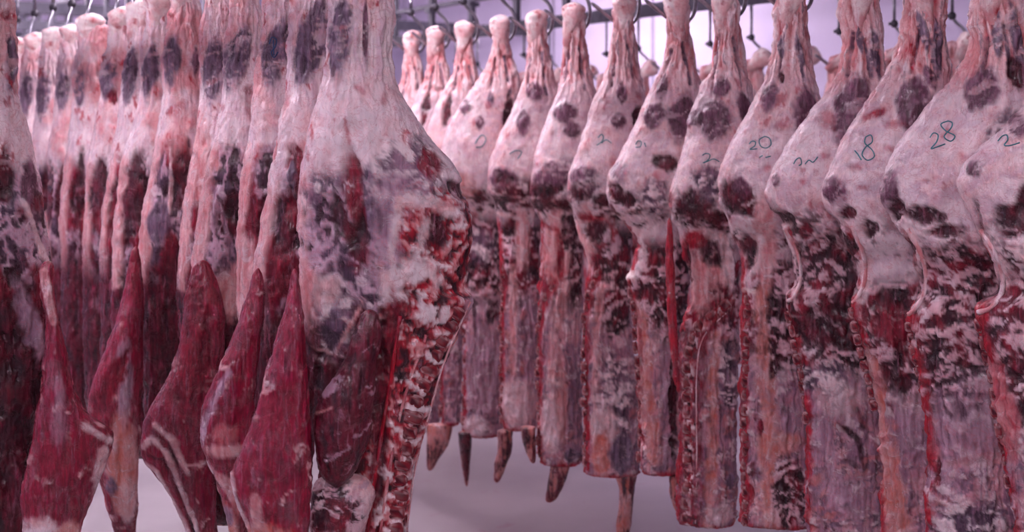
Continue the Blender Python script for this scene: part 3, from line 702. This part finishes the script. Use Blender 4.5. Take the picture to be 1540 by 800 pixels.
Rr(935, -8, [(8,921,952),(40,922,952),(80,918,955),(115,908,962),(150,893,970),(190,880,970),(230,868,968),(270,856,965),(300,855,960),(318,862,955),(350,868,950),(400,885,948),(440,880,948),(500,877,950),(580,878,960),(660,879,962),(720,880,960)],
   307, 'square-ended carcass just left of the one with the gashed ham', 'with the squared-off lower end',
   patches=[('plum',930,183,10,11),('plum',935,140,8,14),('plum',878,262,20,14,-20),('dark',875,287,22,12,-15),('dark',908,300,14,9),('dark',962,175,9,18),('motg',885,270,18,16,0,0.6),('blood',960,145,5,7),
            ('pinkf',880,360,14,40),('dark',898,348,18,18),('line','blood',[(872,325),(920,330),(922,380)],6),('line','blood',[(905,400),(884,450),(879,560),(882,700)],9),('mot',925,430,24,70),('line','pinkf',[(905,430),(896,520),(898,690)],8),('motg',925,600,26,60),('white',910,640,18,30,0,0.8),('orange',905,680,14,25),('gray',935,680,18,28)],
   inks=[('t',[(900,207),(905,202),(908,206),(905,213),(898,218)]),('t',[(905,215),(912,210),(920,215)])],
   spine=[(903,402),(886,440),(879,500),(879,600),(881,705)], spine_n=17, vs_=0.75, stubs=[[(712,922,958),(740,930,954),(765,930,952),(785,926,950),(806,927,944),(820,930,940)]])
Rr(862, 3, [(15,848,882),(50,852,880),(90,850,885),(125,842,892),(160,830,900),(200,815,900),(250,803,895),(290,799,890),(315,803,885),(330,810,880),(380,815,878),(440,808,876),(520,807,876),(600,808,877),(680,808,878),(703,815,874)],
   306, 'carcass with its ham skinned to purple, left of the square-ended one', 'with the purple-bottomed ham',
   patches=[('plum',850,170,16,14),('plum',860,195,12,12),('plum',832,262,30,20,-20),('dark',822,288,24,10,-15),('dark',850,308,32,9,-8),('motg',850,250,20,12,-20,0.6),('pinkf',835,370,18,50),('dark',858,345,16,24),('line','blood',[(812,335),(840,345),(845,420)],5),('blood',835,410,12,8),
            ('line','blood',[(835,425),(812,470),(810,560),(812,690)],9),('line','pinkf',[(850,430),(832,500),(830,660)],9),('gray',862,600,12,60,0,0.6),('white',830,640,16,40,0,0.7),('orange',845,600,8,60,0,0.6),('gray',858,682,12,10)],
   spine=[(836,425),(814,462),(810,560),(812,690)], spine_n=16, vs_=0.8, stubs=[[(698,828,858),(720,824,852),(740,822,842),(756,820,832)],[(640,782,806),(665,786,806),(697,798,806)]])
Rr(807, 14, [(24,794,823),(60,797,820),(95,795,828),(125,785,835),(165,770,840),(210,750,838),(255,736,832),(285,735,828),(303,742,822),(330,748,815),(400,752,812),(480,752,812),(560,753,812),(620,752,810),(650,758,806)],
   305, 'blurred carcass with a round dark bare patch low on its ham', 'with a round dark ham patch',
   patches=[('plum',757,268,20,17),('dark',760,272,14,12),('plum',788,185,10,18),('plum',805,138,12,14),('dark',765,299,24,6),('dark',772,340,12,16),('pinkf',785,360,10,40),('line','white',[(750,320),(785,330),(785,380)],4),('line','blood',[(757,400),(755,640)],6),('line','pinkf',[(772,400),(772,560)],8),('lilac',795,520,10,80,0,0.7),('white',778,600,22,30,0,0.8)],
   inks=[('t',[(767,231),(776,226),(785,228),(779,238)])], spine=[(758,395),(754,500),(755,640)], spine_n=16, vs_=0.75, stubs=[[(645,748,772),(675,748,770),(700,743,762),(726,743,750)]])
Rr(752, 22, [(32,739,767),(60,742,765),(95,735,772),(125,715,780),(165,690,782),(205,670,780),(250,662,775),(280,668,770),(310,685,765),(360,695,760),(450,696,758),(560,697,757),(640,695,756),(660,700,752)],
   304, 'blurred broad carcass with a teal scrawl, just right of the near raw rib edge', 'with a teal scrawl, right of the near raw rib edge',
   patches=[('gray',738,150,5,12),('plum',700,160,8,10),('plum',722,185,7,9),('dark',764,172,10,28,8),('orange',690,280,25,20,0,0.6),('dark',720,300,6,5),('dark',722,315,6,4),('motg',725,370,20,25),('dark',742,470,8,16,20),('line','dark',[(712,450),(718,560)],3),('lilac',730,560,25,60,0,0.7),('white',715,640,20,14,0,0.7)],
   inks=[('t',[(715,216),(721,206),(727,203),(731,210),(725,220),(716,221)])], spine=[(697,330),(697,460),(697,640)], spine_n=14, vs_=0.6, stubs=[[(648,688,710),(680,692,708),(710,696,706),(732,700,704)]])
Rr(697, 30, [(42,685,710),(70,688,710),(105,682,716),(140,665,722),(180,650,724),(220,638,722),(260,635,718),(290,640,712),(330,655,705),(420,660,700),(540,661,695),(620,662,693),(642,666,690)],
   303, 'blurred carcass third from the left end of the right row', 'third from the left end of the right row',
   patches=[('dark',672,170,6,24,10),('line','blood',[(664,400),(664,630)],6)], spine=[(662,360),(662,500),(664,630)], spine_n=12, vs_=0.6, stubs=[[(636,640,682),(665,642,676),(690,642,660),(708,643,650)]])
Rr(655, 38, [(48,643,668),(75,646,668),(110,640,674),(150,625,680),(200,605,680),(250,600,676),(290,610,670),(400,620,664),(600,622,662),(645,626,658)],
   302, 'blurred carcass second from the left end of the right row', 'second from the left end of the right row', patches=[('dark',640,165,6,22,10)])
Rr(618, 45, [(55,606,632),(80,609,630),(115,603,636),(155,590,642),(205,575,644),(255,570,640),(295,578,634),(400,588,628),(590,590,626),(632,594,622)],
   301, 'blurred carcass at the left end of the right row', 'at the left end of the right row')

# ------------------------------------------------------------------ the left row, nearest first
GL = 'carcasses in the left row'
def Ll(hx, hy, ol, seed, label, hl, **k):
    k.setdefault('res', (150, 300) if hx > 320 else (100, 190))
    k.setdefault('thick', 0.8)
    return carcass(hx, hy, k.pop('lat', L_ROW1), ol, 'L', seed, label, GL, hooklabel=HK+hl, **k)
Ll(540, -90, [(-70,505,575),(0,495,590),(60,493,591),(120,486,596),(160,475,615),(210,463,650),(260,455,690),(310,449,707),(350,447,712),(400,448,706),(435,450,700),(448,452,712),(480,455,700),(520,460,684),(560,464,666),(620,468,648),(680,470,630),(740,474,618),(800,480,610),(880,488,600),(960,498,590)],
   113, 'large split carcass in front with raw sawn backbone and ribs', 'large and split in front',
   patches=[('gray',513,60,19,62,6),('plum',549,45,4,48),('white',545,190,60,70,0,0.7),('motg',492,290,34,36),('web',500,360,42,60),('red',533,290,15,58,-6),('gray',558,300,11,52,-4),('dark',515,335,12,36,-20),('dark',540,370,16,40),('white',492,225,30,30,0,0.6),
            ('motg',612,262,46,44),('lilac',600,330,34,60,0,0.8),('cut',660,350,52,55),('dark',652,352,20,32,10),('dark',690,285,18,10,30),('red',646,247,15,22,-15),('line','white',[(618,300),(645,300),(690,322)],10),('line','white',[(640,330),(630,370),(650,400)],8),('cut',650,420,70,40),('white',615,430,40,35),('cut',640,480,60,45),
            ('cut',615,560,52,80),('cut',590,700,55,130),('dark',570,640,12,120),('line','red',[(595,440),(585,500),(570,640),(550,800)],14),
            ('dark',510,500,50,60),('web',520,420,40,30),('dark',500,640,40,140),('motg',500,470,26,62),('white',492,440,18,30,0,0.8),('gray',505,480,12,30),('line','pinkf',[(470,520),(500,530),(550,440)],4),
            ('line','lilac',[(465,330),(500,370),(555,400),(570,430)],5),('line','white',[(600,300),(585,380),(600,440)],6),('blood',540,135,10,4,40),('blood',575,150,6,10),('line','rose',[(505,180),(503,200)],3),('line','rose',[(520,180),(525,215)],3),('line','rose',[(470,150),(455,240)],4)],
   spine=[(690,455),(655,520),(625,600),(602,690),(590,800)], spine_n=15, vs_=1.35,
   strands=[([(706,452),(668,540),(645,620),(625,700),(612,790)],0.002,'white'),([(640,500),(608,590),(588,680),(570,800)],0.003,'rose'),([(600,470),(588,560),(568,680),(550,800)],0.004,'red')],
   flanks=[([(395,443,452),(430,437,458),(480,425,462),(540,408,466),(600,390,470),(650,372,472),(690,356,473),(720,362,472),(760,375,470),(800,385,466),(850,395,455)],'flank',-0.105,[0.008,0.02,0.028,0.032,0.034,0.036,0.036,0.034,0.03,0.026,0.016],'flank',[('line','pinkf',[(392,720),(400,790)],10),('line','white',[(355,690),(372,760),(385,820)],5),('orange',420,800,40,30)]),
           ([(455,545,565),(490,530,572),(530,515,565),(580,485,562),(630,472,558),(680,478,540),(714,500,515)],'tender',-0.09,[0.012,0.024,0.034,0.044,0.044,0.034,0.012],'tenderloin',[('line','orange',[(470,607),(500,592)],3)]),
           ([(700,485,545),(730,470,560),(770,468,550),(820,475,540),(860,490,530)],'fat',-0.06,[0.02,0.035,0.04,0.04,0.02],'belly_fat',[('mot',505,760,40,60),('rose',500,800,20,20)])])
Ll(470, -78, [(-58,448,492),(0,440,500),(60,436,500),(120,432,505),(170,425,510),(220,412,515),(280,402,515),(340,394,512),(400,386,505),(460,383,500),(520,385,490),(600,390,480),(700,395,470),(800,400,460),(880,408,448)],
   112, 'carcass right behind the large split one in front', 'right behind the large split one',
   patches=[('gray',467,65,25,58,12),('white',440,190,28,30,0,0.7),('blood',432,160,5,16),('red',448,250,15,34,-4),('gray',440,262,8,20),('dark',432,340,20,50),('red',440,320,12,18),('line','pinkf',[(405,290),(394,350),(388,440)],10),('line','rose',[(425,150),(410,240)],4)],
   flanks=[([(395,385,398),(440,372,402),(500,352,395),(560,325,390),(600,308,388),(640,304,385),(670,315,382),(700,330,380),(760,345,378),(800,355,375),(830,360,372)],'flank',-0.10,[0.008,0.02,0.028,0.034,0.036,0.036,0.034,0.03,0.024,0.02,0.01],'flank',[('line','lilac',[(350,540),(315,610),(306,645)],8),('pinkf',345,655,24,9),('rose',345,630,16,14),('line','pinkf',[(312,680),(345,700),(365,740)],9),('orange',340,770,20,30),('lilac',345,750,10,12)])])
Ll(417, -68, [(-48,400,438),(0,398,445),(60,395,450),(110,388,455),(160,382,460),(210,374,465),(260,366,465),(320,360,460),(380,356,455),(440,356,450),(500,360,445),(600,365,440),(700,365,435),(820,372,425)],
   111, 'carcass with a smudge of blue ink on its dark shank', 'marked with blue ink',
   patches=[('gray',415,80,22,48,14),('web',400,255,18,32),('red',380,345,12,42),('line','pinkf',[(372,220),(360,330),(358,450)],8),('dark',400,330,14,30),('white',395,170,18,30,0,0.6),('pinkf',372,440,18,60)],
   inks=[('b',[(405,68),(409,58),(416,62),(414,72),(408,80),(412,88),(418,80)]),('b',[(411,62),(412,85)])])
Ll(365, -58, [(-38,349,386),(10,348,392),(70,342,398),(120,338,402),(170,330,408),(220,320,412),(270,308,412),(330,298,410),(390,288,405),(430,282,400),(500,284,395),(600,292,390),(700,300,385),(790,305,375)],
   110, 'carcass with a bright red bloody spot on its thigh', 'with the bloody spot',
   patches=[('gray',358,85,20,48,14),('blood',377,160,9,20),('blood',374,135,8,5),('web',347,268,32,44),('dark',350,320,24,30),('line','pinkf',[(322,230),(300,340),(290,430)],10),('line','lilac',[(318,280),(335,330),(350,380)],4),('pinkf',345,440,22,36),('blood',330,162,5,5)],
   flanks=[([(385,296,318),(430,280,335),(480,272,340),(540,262,338),(580,240,335),(620,220,335),(660,216,332),(690,232,325),(730,262,325),(770,280,328),(815,298,330)],'flank',-0.09,[0.01,0.024,0.032,0.036,0.04,0.04,0.036,0.03,0.024,0.02,0.012],'flank',[('line','white',[(222,655),(235,640),(255,660),(275,710),(300,780)],6),('line','white',[(240,622),(262,640),(285,690)],6),('line','white',[(222,680),(240,690),(262,730),(290,790)],4),('line','dark',[(228,668),(250,672),(270,715),(296,785)],3),('line','dark',[(235,632),(258,648),(280,700)],3),('red',290,520,30,80)])])
Ll(330, -50, [(-32,314,346),(20,310,352),(60,305,358),(110,304,362),(160,300,366),(220,292,370),(270,282,372),(330,274,370),(400,270,362),(460,268,355),(550,270,350),(640,276,342),(690,282,335)],
   109, 'carcass with a dark streaked shank, left of the one with the bloody spot', 'left of the one with the bloody spot',
   patches=[('gray',322,105,18,48,6),('red',308,310,8,18,10),('line','red',[(335,195),(315,235)],3),('line','pinkf',[(300,210),(282,330),(275,430)],10),('web',330,290,20,50),('pinkf',300,240,14,60)])
Ll(280, -38, [(-20,262,298),(30,258,303),(80,248,306),(130,246,310),(180,240,315),(230,232,318),(280,222,318),(340,212,315),(400,208,308),(460,210,300),(560,214,292),(640,220,285),(680,228,275)],
   108, 'carcass beside the bright gap, with a broad pale heel', 'beside the bright gap',
   patches=[('gray',261,92,14,42,4),('plum',292,95,5,24),('web',243,272,14,44,8),('dark',275,262,14,50,8),('blood',268,165,8,14,30),('line','pinkf',[(238,210),(222,300),(212,420)],9),('line','white',[(258,225),(255,320)],3),('gray',240,335,20,30)],
   flanks=[([(365,200,212),(420,190,216),(480,175,218),(540,150,218),(590,136,216),(630,134,214),(670,142,210),(720,158,208),(780,175,206),(812,188,203)],'flank',-0.085,[0.008,0.02,0.03,0.036,0.038,0.036,0.032,0.026,0.02,0.01],'flank',[('lilac',190,560,10,60),('orange',190,690,22,70),('white',195,740,12,30,0,0.6),('gray',172,715,8,14),('red',170,570,14,50,25)])])
Ll(238, -12, [(5,220,257),(40,218,258),(80,212,262),(140,210,268),(190,200,272),(230,184,274),(280,180,272),(350,172,268),(420,168,260),(520,170,252),(640,174,246),(690,180,240)],
   107, 'carcass with a white squared heel, second left of the bright gap', 'with the white squared heel', patches=[('gray',227,110,14,40,6),('dark',200,300,22,62,6),('line','pinkf',[(186,240),(176,330),(172,430)],8),('dark',215,450,30,60)])
Ll(210, 0, [(10,196,226),(40,196,232),(90,188,235),(140,182,240),(190,176,244),(230,168,246),(280,160,245),(340,152,240),(420,150,232),(520,152,226),(650,156,220),(690,160,214)],
   106, 'narrow carcass with a bluish shank, between the white and the blood-flecked heels', 'with the bluish shank', patches=[('gray',195,115,12,38,6),('dark',176,310,14,44,6),('line','red',[(170,290),(160,380)],5)])
Ll(184, 10, [(22,165,204),(60,163,208),(100,155,212),(150,150,216),(200,142,220),(250,130,220),(300,128,216),(370,124,210),(450,124,204),(600,128,196),(690,134,190)],
   105, 'carcass with a blood-flecked pale heel', 'with the blood-flecked heel', patches=[('gray',165,122,15,30,6),('red',170,146,8,11),('dark',146,290,12,46,6),('red',150,330,10,20),('blood',172,28,6,6),('blood',190,45,6,8)])
Ll(140, 20, [(32,121,161),(70,118,164),(100,112,168),(150,110,172),(200,104,174),(250,98,174),(300,92,170),(400,90,162),(600,94,154),(690,98,148)],
   104, 'blurred carcass with a large smooth rounded heel', 'with the smooth rounded heel', patches=[('gray',122,130,11,28,4),('dark',118,290,10,46,5),('red',130,340,10,30)])
Ll(108, 36, [(48,93,123),(80,90,126),(130,84,130),(180,80,132),(240,72,132),(300,66,128),(420,66,122),(600,70,116),(690,76,110)],
   103, 'blurred carcass just left of the smooth rounded heel', 'just left of the smooth rounded heel', patches=[('gray',95,138,11,28,4),('dark',96,295,12,50,4),('dark',72,290,8,40)])
Ll(80, 40, [(52,65,95),(90,62,98),(140,56,102),(200,50,104),(260,44,102),(340,42,98),(500,44,92),(680,50,86)],
   102, 'blurred carcass third from the far end of the left row', 'third from the far end of the left row', patches=[('gray',66,145,12,34,4),('dark',70,300,10,40)])
Ll(52, 48, [(60,40,65),(100,34,70),(150,28,72),(220,22,74),(280,18,72),(400,18,66),(670,24,58)],
   101, 'blurred carcass second from the far end of the left row', 'second from the far end of the left row', patches=[('gray',40,140,10,32,4),('dark',45,300,10,40)])
Ll(26, 56, [(66,14,40),(110,10,46),(200,0,48),(300,-6,46),(660,0,34)],
   100, 'blurred carcass at the far end of the left row', 'at the far end of the left row', patches=[('gray',20,150,9,30,4)])
# the lone one at the left edge, on its own rail
Ll(-18, -84, [(-66,-48,12),(0,-55,18),(60,-60,22),(120,-70,23),(150,-80,28),(180,-90,38),(220,-100,50),(260,-105,58),(300,-108,64),(350,-110,72),(400,-110,78),(450,-110,80),(520,-105,75),(600,-100,65),(700,-95,50),(800,-90,40),(880,-85,30)],
   120, 'near carcass cut off by the left picture edge', 'at the left picture edge', lat=L_ROW0, res=(150, 300),
   patches=[('gray',14,95,9,48),('blood',8,25,16,6),('line','blood',[(2,105),(24,140)],4),('dark',8,262,14,44),('plum',42,282,13,40),('web',20,360,40,40),('line','white',[(30,300),(50,335),(70,390)],5),('white',20,190,30,30,0,0.7),('dark',15,480,40,60),('dark',10,600,60,90),('lilac',45,480,14,50,-20)],
   
   flanks=[([(385,60,78),(430,58,80),(480,66,88),(530,62,98),(575,58,108),(610,50,130),(640,45,164),(655,42,163),(690,36,150),(730,28,134),(770,34,120),(815,42,110)],'flank',-0.10,[0.012,0.02,0.024,0.03,0.034,0.036,0.036,0.034,0.03,0.026,0.022,0.012],'flank',[('line','white',[(122,620),(160,645)],6),('line','white',[(150,660),(132,720)],10),('white',62,790,34,26),('lilac',85,600,12,44,0,0.4),('line','pinkf',[(60,400),(76,470)],8),('orange',100,780,14,20)])])

# ------------------------------------------------------------------ back row, seen in the gaps between the shanks
GB = 'carcasses in the hidden back row'
SHAPE = [(0.02,-.04,.04),(0.10,-.045,.05),(0.17,-.06,.06),(0.24,-.10,.075),(0.34,-.16,.08),(0.46,-.20,.08),(0.52,-.18,.07),(0.60,-.15,.07),(0.80,-.12,.07),(1.0,-.10,.07),(1.25,-.09,.06)]
BACK = [1432, 1345, 1262, 1195, 1130, 1068, 1010, 960, 912, 868, 826, 788, 752, 718, 686, 655, 626]
for k, hx in enumerate(BACK):
    fr = Frame(hx, L_ROW3); sc = fr.scale; hy = HY-0.33*sc+(k*37 % 11)
    ol = [(hy+d*sc, hx+l*sc, hx+r*sc) for d, l, r in SHAPE]
    where = {1432: 'peeking out between the shanks inked 18 and 28', 1345: 'behind the shanks right of number 20', 1262: 'slanting just right of the shank inked 20', 1195: 'behind the shank inked 20', 1130: 'slanting just left of the shank inked 20', 1010: 'behind the gashed ham', 960: 'just left of the gashed ham', 1068: 'between the gashed ham and the broad sawn spine', 912: 'behind the square-ended one', 868: 'behind the purple-bottomed ham', 826: 'just left of the purple-bottomed ham', 788: 'behind the round dark ham patch', 752: 'behind the broad one with a teal scrawl', 718: 'just left of the teal-scrawled one', 686: 'third from the far end', 655: 'second from the far end', 626: 'at the far end'}.get(hx, 'farther left between shanks of the right row')
    lb = 'blurred back row carcass ' + where
    root, f_, b_ = carcass(hx, hy, L_ROW3, ol, 'R', 400+k, lb, GB, hooklabel='hook of the back row carcass ' + where, res=(44, 64), tendons=True)
    for ch in root.children:
        if ch.name.startswith('hock_joint'): ch.rotation_euler = (0.2, (0.95 if k % 3 else 0.6), 0.3); ch.location.x += 0.08; ch.scale = (1.1, 1.1, 1.1)

# empty hooks waiting on the rails behind
ke = 0
for lat, lo, hi, st in ((L_ROW2, 6.6, 11.0, 0.22), (L_ROW3, 8.2, 11.0, 0.25)):
    a = lo
    while a < hi:
        p = rowpt(lat, a, ZR-0.30)
        hook(p, 0.4*math.sin(a*5), 'empty steel hook hanging from ' + {L_ROW4: 'the rail behind the back row', L_ROW2: 'the far end of the right row rail', L_ROW3: 'the far end of the back row rail'}[lat], {L_ROW4: 'empty hooks behind the back row', L_ROW2: 'empty hooks at the far end of the right rail', L_ROW3: 'empty hooks at the far end of the back rail'}[lat], ZR)
        a += st; ke += 1
# a drop of blood falling from the square-ended carcass' neighbour is left on the floor as a stain
